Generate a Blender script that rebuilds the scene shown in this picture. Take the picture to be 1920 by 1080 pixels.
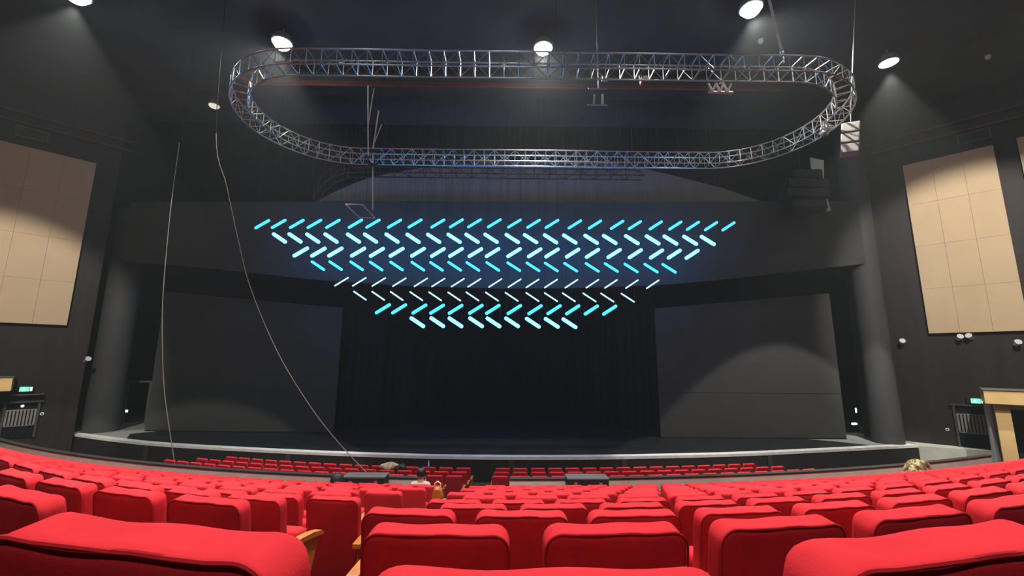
import bpy, bmesh, math, random
from math import sin, cos, pi, sqrt, radians, atan2, hypot
from mathutils import Vector, Matrix

for o in list(bpy.data.objects):
    bpy.data.objects.remove(o)
SC = bpy.context.scene
COL = SC.collection
rnd = random.Random(7)

# ------------------------------------------------------------------ camera
F_PX = 800.0
cam_d = bpy.data.cameras.new('camera')
cam_d.sensor_fit = 'HORIZONTAL'
cam_d.sensor_width = 36.0
cam_d.lens = 36.0 * F_PX / 1920.0
cam_d.clip_start = 0.02
cam_d.clip_end = 200
cam = bpy.data.objects.new('camera', cam_d)
COL.objects.link(cam)
cam.location = (0.23, 0.0, 4.6)
cam.rotation_mode = 'XYZ'
PITCH, YAW, ROLL = radians(9.75), radians(0.64), radians(0.4)
cam.rotation_euler = (Matrix.Rotation(-YAW, 3, 'Z') @ Matrix.Rotation(pi / 2 + PITCH, 3, 'X') @ Matrix.Rotation(ROLL, 3, 'Z')).to_euler()
SC.camera = cam

# ------------------------------------------------------------------ world, exposure
wd = bpy.data.worlds.new('world')
SC.world = wd
wd.use_nodes = True
wd.node_tree.nodes['Background'].inputs[0].default_value = (0.5, 0.6, 0.7, 1)
wd.node_tree.nodes['Background'].inputs[1].default_value = 0.0
# thin haze in the air of the hall
_vs = wd.node_tree.nodes.new('ShaderNodeVolumeScatter')
_vs.inputs['Color'].default_value = (0.86, 0.97, 1.0, 1)
_vs.inputs['Density'].default_value = 0.0010
_vs.inputs['Anisotropy'].default_value = 0.35
wd.node_tree.links.new(_vs.outputs['Volume'], wd.node_tree.nodes['World Output'].inputs['Volume'])
SC.view_settings.view_transform = 'Standard'
SC.view_settings.look = 'None'
SC.view_settings.exposure = 0.0
SC.view_settings.gamma = 1.0
SC.view_settings.use_curve_mapping = False
SC.cycles.use_denoising = True
SC.cycles.max_bounces = 5
SC.cycles.adaptive_threshold = 0.03
SC.cycles.diffuse_bounces = 3
SC.cycles.sample_clamp_indirect = 4.0


# ------------------------------------------------------------------ materials
def mat(name, col, rough=0.6, metal=0.0, var=0.0, scale=8.0, bump=0.0, bscale=60.0, sheen=0.0, spec=0.5, stretch=None):
    m = bpy.data.materials.new(name)
    m.use_nodes = True
    nt = m.node_tree
    b = nt.nodes['Principled BSDF']
    b.inputs['Base Color'].default_value = (*col, 1)
    b.inputs['Roughness'].default_value = rough
    b.inputs['Metallic'].default_value = metal
    b.inputs['Specular IOR Level'].default_value = spec
    if sheen:
        b.inputs['Sheen Weight'].default_value = sheen
        b.inputs['Sheen Roughness'].default_value = 0.5
        b.inputs['Sheen Tint'].default_value = (1, 0.5, 0.5, 1)
    tc = nt.nodes.new('ShaderNodeTexCoord')
    vec = tc.outputs['Object']
    if stretch:
        mp = nt.nodes.new('ShaderNodeMapping')
        mp.inputs['Scale'].default_value = stretch
        nt.links.new(vec, mp.inputs['Vector'])
        vec = mp.outputs['Vector']
    if var:
        n = nt.nodes.new('ShaderNodeTexNoise')
        n.inputs['Scale'].default_value = scale
        n.inputs['Detail'].default_value = 5
        nt.links.new(vec, n.inputs['Vector'])
        r = nt.nodes.new('ShaderNodeMapRange')
        r.inputs['From Min'].default_value = 0.3
        r.inputs['From Max'].default_value = 0.7
        r.inputs['To Min'].default_value = 1 - var
        r.inputs['To Max'].default_value = 1 + var
        nt.links.new(n.outputs['Fac'], r.inputs['Value'])
        mx = nt.nodes.new('ShaderNodeVectorMath')
        mx.operation = 'SCALE'
        mx.inputs[0].default_value = col
        nt.links.new(r.outputs['Result'], mx.inputs['Scale'])
        nt.links.new(mx.outputs['Vector'], b.inputs['Base Color'])
    if bump:
        n2 = nt.nodes.new('ShaderNodeTexNoise')
        n2.inputs['Scale'].default_value = bscale
        n2.inputs['Detail'].default_value = 4
        nt.links.new(vec, n2.inputs['Vector'])
        bp = nt.nodes.new('ShaderNodeBump')
        bp.inputs['Strength'].default_value = bump
        bp.inputs['Distance'].default_value = 0.02
        nt.links.new(n2.outputs['Fac'], bp.inputs['Height'])
        nt.links.new(bp.outputs['Normal'], b.inputs['Normal'])
    return m


def emis(name, col, strength):
    m = bpy.data.materials.new(name)
    m.use_nodes = True
    nt = m.node_tree
    b = nt.nodes['Principled BSDF']
    b.inputs['Base Color'].default_value = (0.02, 0.02, 0.02, 1)
    b.inputs['Emission Color'].default_value = (*col, 1)
    b.inputs['Emission Strength'].default_value = strength
    return m


M = {}
M['red'] = mat('red_fabric', (0.55, 0.022, 0.032), 0.85, var=0.08, scale=9, bump=0.10, bscale=260, sheen=0.0, spec=0.15)
M['red_pipe'] = mat('red_piping', (0.42, 0.012, 0.02), 0.85, spec=0.2)
M['wood_arm'] = mat('armrest_wood', (0.50, 0.155, 0.02), 0.4, var=0.2, scale=4, stretch=(14, 2, 14))
M['black_metal'] = mat('black_metal', (0.012, 0.012, 0.013), 0.45, metal=0.3)
M['carpet'] = mat('aisle_carpet', (0.06, 0.012, 0.014), 0.95, var=0.25, scale=30, spec=0.1)
M['front_floor'] = mat('dark_floor', (0.03, 0.026, 0.024), 0.7, var=0.2, scale=3)
M['plaster'] = mat('pale_plaster', (0.78, 0.83, 0.73), 0.8, var=0.1, scale=2, bump=0.05)
M['ramp'] = mat('grey_ramp', (0.46, 0.47, 0.41), 0.8, var=0.08, scale=2)
M['cap'] = mat('dark_cap', (0.035, 0.03, 0.026), 0.5)
M['wall'] = mat('dark_wood_wall', (0.022, 0.016, 0.014), 0.6, var=0.25, scale=1.2, stretch=(3, 3, 0.3), spec=0.3)
M['ceiling'] = mat('dark_ceiling', (0.055, 0.062, 0.066), 0.9, var=0.12, scale=0.6, spec=0.1)
M['tan'] = mat('tan_panel', (0.62, 0.47, 0.30), 0.75, var=0.05, scale=0.7, bump=0.03, spec=0.2)
M['tan2'] = mat('tan_laminate', (0.70, 0.48, 0.20), 0.6, var=0.08, scale=1.5)
M['header'] = mat('grey_header', (0.058, 0.058, 0.055), 0.85, var=0.06, scale=0.7, spec=0.15)
M['screen'] = mat('grey_flat', (0.066, 0.066, 0.060), 0.9, var=0.06, scale=0.8, spec=0.1)
M['column'] = mat('grey_column', (0.055, 0.056, 0.054), 0.7, var=0.1, scale=1.0, spec=0.3)
M['black'] = mat('stage_black', (0.008, 0.009, 0.010), 0.9, spec=0.1)
M['velour'] = mat('black_velour', (0.010, 0.011, 0.013), 0.95, sheen=0.05, spec=0.05)
M['stage_floor'] = mat('black_stage_floor', (0.014, 0.016, 0.018), 0.45, var=0.25, scale=1.5, spec=0.35)
M['stage_grey'] = mat('grey_stage_edge', (0.30, 0.30, 0.28), 0.7, var=0.15, scale=3)
M['apron'] = mat('dark_apron', (0.020, 0.017, 0.015), 0.65, var=0.2, scale=2)
M['pilaster'] = mat('apron_batten', (0.05, 0.047, 0.042), 0.7)
M['edge'] = mat('pale_edge_strip', (0.92, 0.92, 0.89), 0.3, var=0.1, scale=5)
M['alu'] = mat('aluminium', (0.60, 0.61, 0.60), 0.28, metal=0.9)
M['alu_dull'] = mat('dull_aluminium', (0.36, 0.37, 0.37), 0.45, metal=0.8)
M['silver'] = mat('silver_paint', (0.66, 0.66, 0.63), 0.4)
M['arch'] = mat('grey_arch', (0.20, 0.196, 0.185), 0.85, var=0.06, scale=0.7, spec=0.15)
M['dark_truss'] = mat('black_truss_paint', (0.016, 0.018, 0.018), 0.5)
M['spk_grey'] = mat('grey_speaker', (0.34, 0.34, 0.31), 0.6, bump=0.05, bscale=120)
M['spk_black'] = mat('black_speaker', (0.010, 0.0105, 0.011), 0.7)
M['pale_bracket'] = mat('pale_bracket', (0.62, 0.62, 0.58), 0.8)
M['cable'] = mat('pale_cable', (0.34, 0.32, 0.26), 0.6)
M['wire'] = mat('suspension_wire', (0.05, 0.055, 0.06), 0.5, metal=0.3)
M['rust'] = mat('rust_red_steel', (0.13, 0.035, 0.022), 0.6, var=0.2, scale=3)
M['vent'] = mat('grey_grille', (0.10, 0.10, 0.092), 0.6)
M['lamp_body'] = mat('lamp_housing', (0.35, 0.35, 0.34), 0.4, metal=0.5)
M['lamp_off'] = mat('unlit_lamp_glass', (0.75, 0.68, 0.58), 0.4)
M['white_paint'] = mat('white_paint', (0.75, 0.75, 0.73), 0.5)
M['lamp_on'] = emis('lamp_disc', (0.92, 1.0, 0.97), 55.0)
M['lamp_dim'] = emis('dim_lamp_lens', (1.0, 0.9, 0.78), 0.8)
M['work'] = emis('work_lamp', (0.85, 1.0, 0.9), 6.0)
M['exit'] = emis('exit_green', (0.10, 1.0, 0.35), 2.2)
M['exit_white'] = emis('exit_white', (0.75, 1.0, 0.85), 1.4)
M['led_mid'] = emis('led_cyan', (0.11, 2.0, 5.6), 1.0)
M['led_hot'] = emis('led_bright', (0.58, 4.2, 13.0), 1.0)
M['led_thin'] = emis('led_pale', (0.75, 1.25, 1.6), 1.0)
M['slat'] = mat('radiator_slat', (0.22, 0.21, 0.18), 0.5)
M['skin'] = mat('skin', (0.45, 0.25, 0.17), 0.6)
M['hair'] = mat('black_hair', (0.008, 0.007, 0.007), 0.5)
M['hoodie'] = mat('white_hoodie', (0.62, 0.60, 0.56), 0.9)
M['trousers'] = mat('dark_trousers', (0.02, 0.02, 0.025), 0.9)
M['bag'] = mat('black_bag', (0.012, 0.012, 0.014), 0.6)
M['beige'] = mat('beige_cloth', (0.42, 0.36, 0.25), 0.9, var=0.5, scale=9)
M['bottle'] = mat('bottle_plastic', (0.35, 0.5, 0.75), 0.2)


def camo():
    m = bpy.data.materials.new('camouflage_cloth')
    m.use_nodes = True
    nt = m.node_tree
    b = nt.nodes['Principled BSDF']
    b.inputs['Roughness'].default_value = 0.9
    tc = nt.nodes.new('ShaderNodeTexCoord')
    n = nt.nodes.new('ShaderNodeTexNoise')
    n.inputs['Scale'].default_value = 6
    nt.links.new(tc.outputs['Object'], n.inputs['Vector'])
    r = nt.nodes.new('ShaderNodeValToRGB')
    r.color_ramp.interpolation = 'CONSTANT'
    e = r.color_ramp.elements
    e[0].color = (0.03, 0.024, 0.014, 1)
    e[1].position = 0.42
    e[1].color = (0.16, 0.11, 0.045, 1)
    e.new(0.52).color = (0.42, 0.34, 0.17, 1)
    e.new(0.62).color = (0.07, 0.06, 0.03, 1)
    nt.links.new(n.outputs['Fac'], r.inputs['Fac'])
    nt.links.new(r.outputs['Color'], b.inputs['Base Color'])
    return m


M['camo'] = camo()


# ------------------------------------------------------------------ mesh helpers
class MB:
    def __init__(self):
        self.b = bmesh.new()

    def face(self, pts):
        return self.b.faces.new([self.b.verts.new(p) for p in pts])

    def box(self, c, s, rot=None, bev=0.0):
        r = bmesh.ops.create_cube(self.b, size=1.0)
        mt = Matrix.Translation(Vector(c)) @ (rot.to_4x4() if rot else Matrix()) @ Matrix.Diagonal((*s, 1))
        bmesh.ops.transform(self.b, matrix=mt, verts=r['verts'])
        if bev:
            es = list({e for v in r['verts'] for e in v.link_edges})
            bmesh.ops.bevel(self.b, geom=es, offset=bev, segments=2, affect='EDGES', profile=0.6)
        return self

    def tube(self, pts, r, n=8, cap=True):
        pts = [Vector(p) for p in pts]
        rings = []
        prev = None
        for i, p in enumerate(pts):
            t = (pts[min(i + 1, len(pts) - 1)] - pts[max(i - 1, 0)]).normalized()
            if prev is None:
                a = Vector((0, 0, 1)) if abs(t.z) < 0.9 else Vector((1, 0, 0))
                u = t.cross(a).normalized()
            else:
                u = (prev - t * prev.dot(t)).normalized()
            prev = u
            w = t.cross(u)
            rr = r[i] if isinstance(r, (list, tuple)) else r
            rings.append([self.b.verts.new(p + (u * cos(2 * pi * k / n) + w * sin(2 * pi * k / n)) * rr) for k in range(n)])
        for a, c in zip(rings, rings[1:]):
            for k in range(n):
                self.b.faces.new((a[k], a[(k + 1) % n], c[(k + 1) % n], c[k]))
        if cap:
            self.b.faces.new(rings[0][::-1])
            self.b.faces.new(rings[-1])
        return self

    def lathe(self, prof, c=(0, 0, 0), n=20, axis='Z'):
        rings = []
        for (r, z) in prof:
            ring = []
            for k in range(n):
                a = 2 * pi * k / n
                p = (r * cos(a), r * sin(a), z)
                if axis == 'Y':
                    p = (p[0], p[2], p[1])
                ring.append(self.b.verts.new((p[0] + c[0], p[1] + c[1], p[2] + c[2])))
            rings.append(ring)
        for a, d in zip(rings, rings[1:]):
            for k in range(n):
                self.b.faces.new((a[k], a[(k + 1) % n], d[(k + 1) % n], d[k]))
        for ring in (rings[0], rings[-1]):
            try:
                self.b.faces.new(ring)
            except ValueError:
                pass
        return self

    def prism(self, poly, z0, z1):
        lo = [self.b.verts.new((x, y, z0)) for x, y in poly]
        hi = [self.b.verts.new((x, y, z1)) for x, y in poly]
        self.b.faces.new(lo[::-1])
        self.b.faces.new(hi)
        for k in range(len(poly)):
            j = (k + 1) % len(poly)
            self.b.faces.new((lo[k], lo[j], hi[j], hi[k]))
        return self

    def strip_wall(self, path, z0, z1, th):
        """a wall of thickness th following a plan path, z0/z1 numbers or functions of x"""
        f0 = z0 if callable(z0) else (lambda x: z0)
        f1 = z1 if callable(z1) else (lambda x: z1)
        ring = []
        for i, (x, y) in enumerate(path):
            x0, y0 = path[max(i - 1, 0)]
            x1, y1 = path[min(i + 1, len(path) - 1)]
            l = hypot(x1 - x0, y1 - y0)
            nx, ny = -(y1 - y0) / l, (x1 - x0) / l
            q = [(x, y, f0(x)), (x, y, f1(x)), (x + nx * th, y + ny * th, f1(x)), (x + nx * th, y + ny * th, f0(x))]
            ring.append([self.b.verts.new(p) for p in q])
        for a, c in zip(ring, ring[1:]):
            for k in range(4):
                j = (k + 1) % 4
                self.b.faces.new((a[k], a[j], c[j], c[k]))
        self.b.faces.new(ring[0])
        self.b.faces.new(ring[-1][::-1])
        return self

    def rbox(self, c, s, r, n=6, fn=None):
        """rounded box with optional deformation fn(Vector)->Vector in box coordinates"""
        hx, hy, hz = s[0] / 2, s[1] / 2, s[2] / 2
        r = min(r, hx, hy, hz)
        cache = {}

        def lines(h):
            inner = h - r
            arc = [-h + r * (1 - cos(pi / 4 * i / 2)) for i in range(3)]
            a = [-h, -h + r * 0.12, -h + r * 0.45, -h + r]
            if fn and inner > 0.1:
                a += [-h + r * 1.7, -h + r * 2.5]
            i2 = -a[-1]
            mid = [-i2 + 2 * i2 * i / n for i in range(1, n)] if i2 > 1e-4 else []
            return a + mid + [-v for v in a[::-1]]

        L = [lines(hx), lines(hy), lines(hz)]

        def vert(p):
            key = tuple(round(v, 5) for v in p)
            if key in cache:
                return cache[key]
            q = Vector((max(-hx + r, min(hx - r, p[0])), max(-hy + r, min(hy - r, p[1])), max(-hz + r, min(hz - r, p[2]))))
            d = Vector(p) - q
            v = q + (d.normalized() * r if d.length > 1e-9 else d)
            if fn:
                v = fn(v)
            cache[key] = self.b.verts.new(v + Vector(c))
            return cache[key]

        H = (hx, hy, hz)
        for ax in range(3):
            u, w = (ax + 1) % 3, (ax + 2) % 3
            for sg in (-1, 1):
                for i in range(len(L[u]) - 1):
                    for j in range(len(L[w]) - 1):
                        q = []
                        for (a, d) in ((i, j), (i + 1, j), (i + 1, j + 1), (i, j + 1)):
                            p = [0, 0, 0]
                            p[ax] = sg * H[ax]
                            p[u] = L[u][a]
                            p[w] = L[w][d]
                            q.append(vert(p))
                        if sg < 0:
                            q = q[::-1]
                        if len(set(q)) == 4:
                            self.b.faces.new(q)
        return self

    def mesh(self, name, m, smooth=False):
        bmesh.ops.recalc_face_normals(self.b, faces=self.b.faces[:])
        me = bpy.data.meshes.new(name)
        self.b.to_mesh(me)
        self.b.free()
        me.materials.append(M[m])
        if smooth:
            for p in me.polygons:
                p.use_smooth = True
            if hasattr(me, 'set_sharp_from_angle'):
                me.set_sharp_from_angle(angle=radians(45))
        return me

    def build(self, name, m, parent=None, smooth=False):
        return link(name, self.mesh(name, m, smooth), parent)


def link(name, me, parent=None):
    o = bpy.data.objects.new(name, me)
    COL.objects.link(o)
    if parent:
        o.parent = parent
    return o


def tag(o, label, cat, group=None, kind=None):
    o['label'] = label
    o['category'] = cat
    if group:
        o['group'] = group
    if kind:
        o['kind'] = kind
    return o


def struct(o):
    o['kind'] = 'structure'
    return o


def empty(name, loc, label, cat, group=None, rz=0.0):
    o = bpy.data.objects.new(name, None)
    COL.objects.link(o)
    o.location = loc
    o.rotation_euler = (0, 0, rz)
    o.empty_display_size = 0.2
    return tag(o, label, cat, group)


def ordinal(n):
    w = ['zeroth', 'first', 'second', 'third', 'fourth', 'fifth', 'sixth', 'seventh', 'eighth', 'ninth', 'tenth', 'eleventh', 'twelfth',
         'thirteenth', 'fourteenth', 'fifteenth', 'sixteenth', 'seventeenth', 'eighteenth', 'nineteenth', 'twentieth']
    if n < len(w):
        return w[n]
    t, u = divmod(n, 10)
    tens = {2: 'twenty', 3: 'thirty', 4: 'forty'}[t]
    return {2: 'twentieth', 3: 'thirtieth', 4: 'fortieth'}[t] if u == 0 else tens + '-' + w[u]


def bow(x, d, rl, rr):
    """plan curve of a seat row: a parabola that runs out straight far to the sides"""
    r = rl if x < 0 else rr
    x = abs(x)
    if x < 0.8 * r:
        return d + x * x / (2 * r)
    return d + 0.32 * r + 0.8 * (x - 0.8 * r)


def bow_slope(x, rl, rr):
    r = rl if x < 0 else rr
    return max(-0.8, min(0.8, x / r))


# ------------------------------------------------------------------ seat rows: (distance, top height, left radius, right radius, pitch)
CAMZ = 4.6
# seat rows: distance, height of the seat tops, radius left, radius right, seat pitch, offset of the row's middle
ROWS = [(0.60, 4.32, 5.5, 6.0, 0.577, 0.3), (1.555, 4.045, 5.0, 7.7, 0.607, 0.12), (2.406, 3.818, 8.2, 9.6, 0.597, 0.37), (3.255, 3.589, 9.0, 13.6, 0.577, 0.15)]
RADL = [12.0, 14.3, 16.8, 19.3, 22, 25, 28, 31]
RADR = [16, 19, 22, 25.5, 29, 33, 37, 41]
for k in range(8):
    ROWS.append((4.123 + 0.86 * k, 3.358 - 0.214 * k, RADL[k], RADR[k], 0.577, 0.05))
FRONT = [(13.62, 1.19, 33, 50, 0.60, 0.0), (14.52, 1.09, 33, 50, 0.60, 0.0), (15.42, 1.0, 33, 50, 0.60, 0.0)]

# ------------------------------------------------------------------ setting: floors
XS = [-26 + 0.5 * i for i in range(105)]


def terraces(rows, first, last, name, m, base):
    mb = MB()
    edges = [(lambda x, f=first: f(x))]
    for (d, z, rl, rr, p, xc) in rows[1:]:
        edges.append(lambda x, d=d, rl=rl, rr=rr, xc=xc: bow(x - xc, d, rl, rr) - 0.2)
    edges.append(lambda x: last(x))
    for k, row in enumerate(rows):
        z = row[1] - 1.0
        zn = rows[k + 1][1] - 1.0 if k + 1 < len(rows) else base
        for xa, xb in zip(XS, XS[1:]):
            mb.face([(xa, edges[k](xa), z), (xb, edges[k](xb), z), (xb, edges[k + 1](xb), z), (xa, edges[k + 1](xa), z)])
            mb.face([(xa, edges[k + 1](xa), z), (xb, edges[k + 1](xb), z), (xb, edges[k + 1](xb), zn), (xa, edges[k + 1](xa), zn)])
    return struct(mb.build(name, m))


terraces(ROWS, lambda x: -2.0 + 0 * x, lambda x: bow(x, 11.35, 33, 42) + 0.07, 'floor_rear_terraces', 'carpet', 0.0)
terraces([FRONT[0], FRONT[1], FRONT[2]], lambda x: bow(x, 11.35, 33, 42) + 0.05, lambda x: bow(x, 17.3, 57, 57) + 0.4, 'floor', 'front_floor', -0.2)

# low wall between the rear and front seat blocks
for nm, xa, xb in (('wall_parapet_left', -21.5, -1.8), ('wall_parapet_right', 0.33, 16.0)):
    n = 60
    path = [(xa + (xb - xa) * i / n, bow(xa + (xb - xa) * i / n, 11.35, 33, 42)) for i in range(n + 1)]
    o = struct(MB().strip_wall(path, 0.0, 1.66, 0.14).build(nm, 'plaster'))
    path2 = [(x, y - 0.02) for x, y in path]
    struct(MB().strip_wall(path2, 1.66, 1.70, 0.18).build('trim_parapet_cap_' + nm[13:], 'cap'))

# ------------------------------------------------------------------ stage
EDGE = [(-21.1, 22.2), (-18.0, 20.85), (-14.9, 19.75), (-10.5, 18.75), (-6.4, 18.02), (-3.0, 17.62), (0, 17.5), (3.2, 17.57), (6.4, 17.85), (10.1, 18.35), (15.5, 19.52), (19.2, 20.36)]


def smooth_path(pts, n=6):
    out = []
    P = [Vector((*p, 0)) for p in pts]
    for i in range(len(P) - 1):
        p0, p1, p2, p3 = P[max(i - 1, 0)], P[i], P[i + 1], P[min(i + 2, len(P) - 1)]
        for k in range(n):
            t = k / n
            q = 0.5 * ((2 * p1) + (p2 - p0) * t + (2 * p0 - 5 * p1 + 4 * p2 - p3) * t * t + (3 * p1 - p0 - 3 * p2 + p3) * t ** 3)
            out.append((q.x, q.y))
    out.append(pts[-1])
    return out


SE = smooth_path(EDGE)
SZ = 0.92
struct(MB().prism(SE + [(21.5, 24.0), (21.5, 30.0), (-23.5, 30.0), (-23.5, 24.0)], -0.2, SZ).build('floor_stage', 'stage_grey'))
mat_poly = [(x, y + 0.42) for x, y in SE if -18.0 < x < 16.6] + [(16.9, 20.3), (15.9, 21.2), (14.5, 22.2), (9, 29), (-10, 29), (-17.2, 23.6), (-18.4, 22.3)]
struct(MB().prism(mat_poly, SZ, SZ + 0.012).build('floor_stage_black_surface', 'stage_floor'))
struct(MB().strip_wall([(x, y - 0.03) for x, y in SE], SZ - 0.09, SZ + 0.016, 0.36).build('trim_stage_edge', 'edge'))
struct(MB().strip_wall([(x, y - 0.02) for x, y in SE], -0.2, SZ - 0.09, 0.02).build('wall_stage_apron', 'apron'))
for x in (-15.6, -8.6, 0.45, 4.9, 11.2):
    i = min(range(len(SE)), key=lambda j: abs(SE[j][0] - x))
    (xa, ya), (xb, yb) = SE[max(i - 1, 0)], SE[min(i + 1, len(SE) - 1)]
    yy = SE[i][1] + (x - SE[i][0]) * (yb - ya) / (xb - xa)
    struct(MB().box((x, yy - 0.04, 0.31), (0.22, 0.04, 1.0), Matrix.Rotation(atan2(yb - ya, xb - xa), 3, 'Z')).build('trim_apron_batten', 'pilaster'))
# side platforms with grey flanks beside the stage
struct(MB().prism([(-21.1, 22.2), (-22.9, 20.5), (-25.5, 20.3), (-25.5, 30), (-21.0, 30)], -0.2, 0.99).build('floor_platform_left', 'ramp'))
struct(MB().prism([(19.2, 20.36), (21.85, 18.95), (26.5, 18.0), (26.5, 30), (19.5, 30)], -0.2, 0.9).build('floor_platform_right', 'ramp'))
struct(MB().box((21.85, 18.86, 0.38), (0.16, 0.16, 1.06), bev=0.01).build('trim_ramp_post', 'plaster'))

# ------------------------------------------------------------------ room shell
CEIL = 17.5
W45 = sqrt(0.5)
wl = [(-20.75, 21.85), (-27.5, 15.1), (-29, 8), (-29, -6)]
wr = [(18.6, 22.6), (20.3, 20.9), (27.5, 13.7), (29, 8), (29, -6)]
struct(MB().strip_wall(wl, 0.0, CEIL, -0.3).build('wall_left', 'wall'))
struct(MB().strip_wall(wr, 0.0, CEIL, 0.3).build('wall_right', 'wall'))
struct(MB().box((0, -6.1, 9), (58.4, 0.2, 18)).build('wall_back', 'wall'))
struct(MB().box((0, 12.5, CEIL + 0.1), (60, 37.5, 0.2)).build('ceiling', 'ceiling'))
struct(MB().box((0, 30.1, 8.6), (50, 0.2, 18)).build('wall_stage_back', 'black'))
struct(MB().box((-24.3, 27.2, 8.6), (0.2, 6.0, 18)).build('wall_stage_left', 'black'))
struct(MB().box((24.3, 26.2, 8.6), (0.2, 8.0, 18)).build('wall_stage_right', 'black'))

# header over the stage: a slightly dished wall with a hanging curved lower edge
HX = [-19.8 + 37.9 * i / 48 for i in range(49)]


def head_y(x):
    return 21.3 + 0.5 * (x / -19.7) ** 2 if x < 0 else 21.3 - 0.85 * (x / 18.0) ** 2


def head_hem(x):
    pts = [(-19.8, 9.60), (-15.3, 9.22), (-9.6, 8.62), (-5, 8.33), (-0.3, 8.23), (4, 8.29), (8.1, 8.46), (11, 8.72), (13.7, 9.04), (16, 9.29), (18.2, 9.52)]
    for (xa, za), (xb, zb) in zip(pts, pts[1:]):
        if xa <= x <= xb:
            return za + (zb - za) * (x - xa) / (xb - xa)
    return pts[-1][1]


struct(MB().strip_wall([(x, head_y(x)) for x in HX], head_hem, 12.78, 0.12).build('wall_header', 'header'))
struct(MB().strip_wall([(x, head_y(x) - 0.05) for x in HX if -10.3 < x < 15.2], 12.78, 12.84, 0.3).build('trim_header_ledge', 'column'))
# arched recess of the upper header
arch = [(-10.1, 12.84), (-9.2, 13.4), (-8.1, 13.95), (-7.0, 14.4), (-4, 15.0), (0, 15.4), (6, 15.35), (9, 14.7), (12, 13.9), (14.9, 12.84)]
mb = MB()
for dy in (0,):
    fr = [mb.b.verts.new((x, 21.75, z)) for x, z in arch]
    bk = [mb.b.verts.new((x, 21.85, z)) for x, z in arch]
    mb.b.faces.new(fr)
    mb.b.faces.new(bk[::-1])
    for k in range(len(arch)):
        j = (k + 1) % len(arch)
        mb.b.faces.new((fr[k], fr[j], bk[j], bk[k]))
struct(mb.build('wall_header_arch', 'arch'))
struct(MB().box((-0.5, 22.0, 15.15), (42, 0.2, 4.7)).build('wall_header_upper', 'black'))

# grey columns framing the opening
struct(MB().lathe([(0.74, SZ), (0.74, 3.0), (0.72, 3.0), (0.72, 12.0), (0.72, CEIL)], (-20.6, 23.1, 0), 28).build('column_left', 'column', smooth=True))
struct(MB().lathe([(0.62, SZ), (0.62, 3.0), (0.60, 3.0), (0.60, 12.0), (0.60, CEIL)], (18.35, 20.95, 0), 28).build('column_right', 'column', smooth=True))


# ------------------------------------------------------------------ house lamps
def house_lamp(x, y, z, label, power, cone=150, r=0.33, spot_col=(1.0, 0.93, 0.84), aim=None, blend=0.35, group='house lamps under the ceiling', dome=0.075):
    t = empty('house_lamp', (x, y, z), label, 'lamp', group)
    MB().lathe([(0.10, 0.3), (r * 0.8, 0.28), (r + 0.05, 0.1), (r + 0.06, -0.04), (r + 0.02, -0.06), (r, -0.02), (r, 0.02), (0.02, 0.05)], n=24).build('housing', 'lamp_body', t, True)
    MB().lathe([(r * 0.98 * cos(q * pi / 14), -0.015 - dome * sin(q * pi / 14)) for q in range(7)] + [(0.004, -0.015 - dome)], n=24).build('lens', 'lamp_on', t, True)
    MB().tube([(0, 0, 0.28), (0, 0, CEIL - z - 0.03)], 0.03).build('stem', 'lamp_body', t)
    ld = bpy.data.lights.new('lamp_beam', 'SPOT')
    ld.energy = power
    ld.color = spot_col
    ld.spot_size = radians(cone)
    ld.spot_blend = blend
    ld.shadow_soft_size = 0.12
    lo = bpy.data.objects.new('lamp_beam', ld)
    COL.objects.link(lo)
    lo.parent = t
    lo.location = (0, 0, -0.5)
    if aim:
        dv = Vector(aim) - Vector((x, y, z - 0.5))
        lo.rotation_euler = dv.to_track_quat('-Z', 'Y').to_euler()
    return t


def lamp_set():
    for x, y, pw, cone, aim, lab, r in LAMPS:
        house_lamp(x, y, 16.9, lab, pw, cone, r, aim=aim, blend=0.06 if cone in (60, 73) else (0.7 if y < 5 else 0.4), dome=0.3 if r > .31 else 0.075)


LAMPS = [
    (-8.7, 15.0, 5400, 84, (-10.0, 8.5, 1), 'lit ceiling lamp above the curved corner of the oval truss near the left', 0.33),
    (1.57, 15.05, 5400, 92, (0.8, 10.0, 1), 'lit ceiling lamp above the middle of the oval truss front run', 0.33),
    (8.7, 13.0, 5400, 84, (10.0, 8.0, 1), 'brightest ceiling lamp at the top edge beside the hoist chain', 0.33),
    (15.9, 15.6, 8500, 60, (13.9, 15.6, 1), 'small lit ceiling lamp right of the oval truss by the wall', 0.30),
    (-14.6, 12.9, 5200, 73, (-15.2, 12.9, 1), 'ceiling lamp half out of the picture at the top left', 0.33),
    (-12.5, 4.0, 5600, 74, (-18, 7.5, 0), 'lit ceiling lamp over the far left rear seats, above the picture', 0.33),
    (-6.0, 2.5, 8200, 68, (-9, 4.2, 0), 'lit ceiling lamp over the left rear seats, above the picture', 0.33),
    (0.3, 2.5, 7800, 64, (0.3, 4.2, 0), 'lit ceiling lamp over the middle rear seats, above the picture', 0.33),
    (6.5, 2.5, 8200, 68, (9.5, 4.2, 0), 'lit ceiling lamp over the right rear seats, above the picture', 0.33),
    (12.5, 4.0, 5600, 74, (18, 7.5, 0), 'lit ceiling lamp over the far right rear seats, above the picture', 0.33),
    (0.3, -4.0, 2200, 78, (0.3, 5.0, 2), 'unseen fill lamp added behind the camera to lift the seat backs', 0.30),  # added fill light for the seat backs, an invented lamp
    (-14.0, 7.0, 8500, 42, (-23.2, 19.0, 4.5), 'unseen wash lamp added above the picture to light the left tan panel', 0.33),  # added unseen, only to wash the left panel with light
    (14.0, 7.0, 10000, 47, (22.4, 19.2, 7.2), 'unseen wash lamp added above the picture to light the right tan panel', 0.33),  # likewise an added, unseen wash for the right panel
]
lamp_set()

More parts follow.
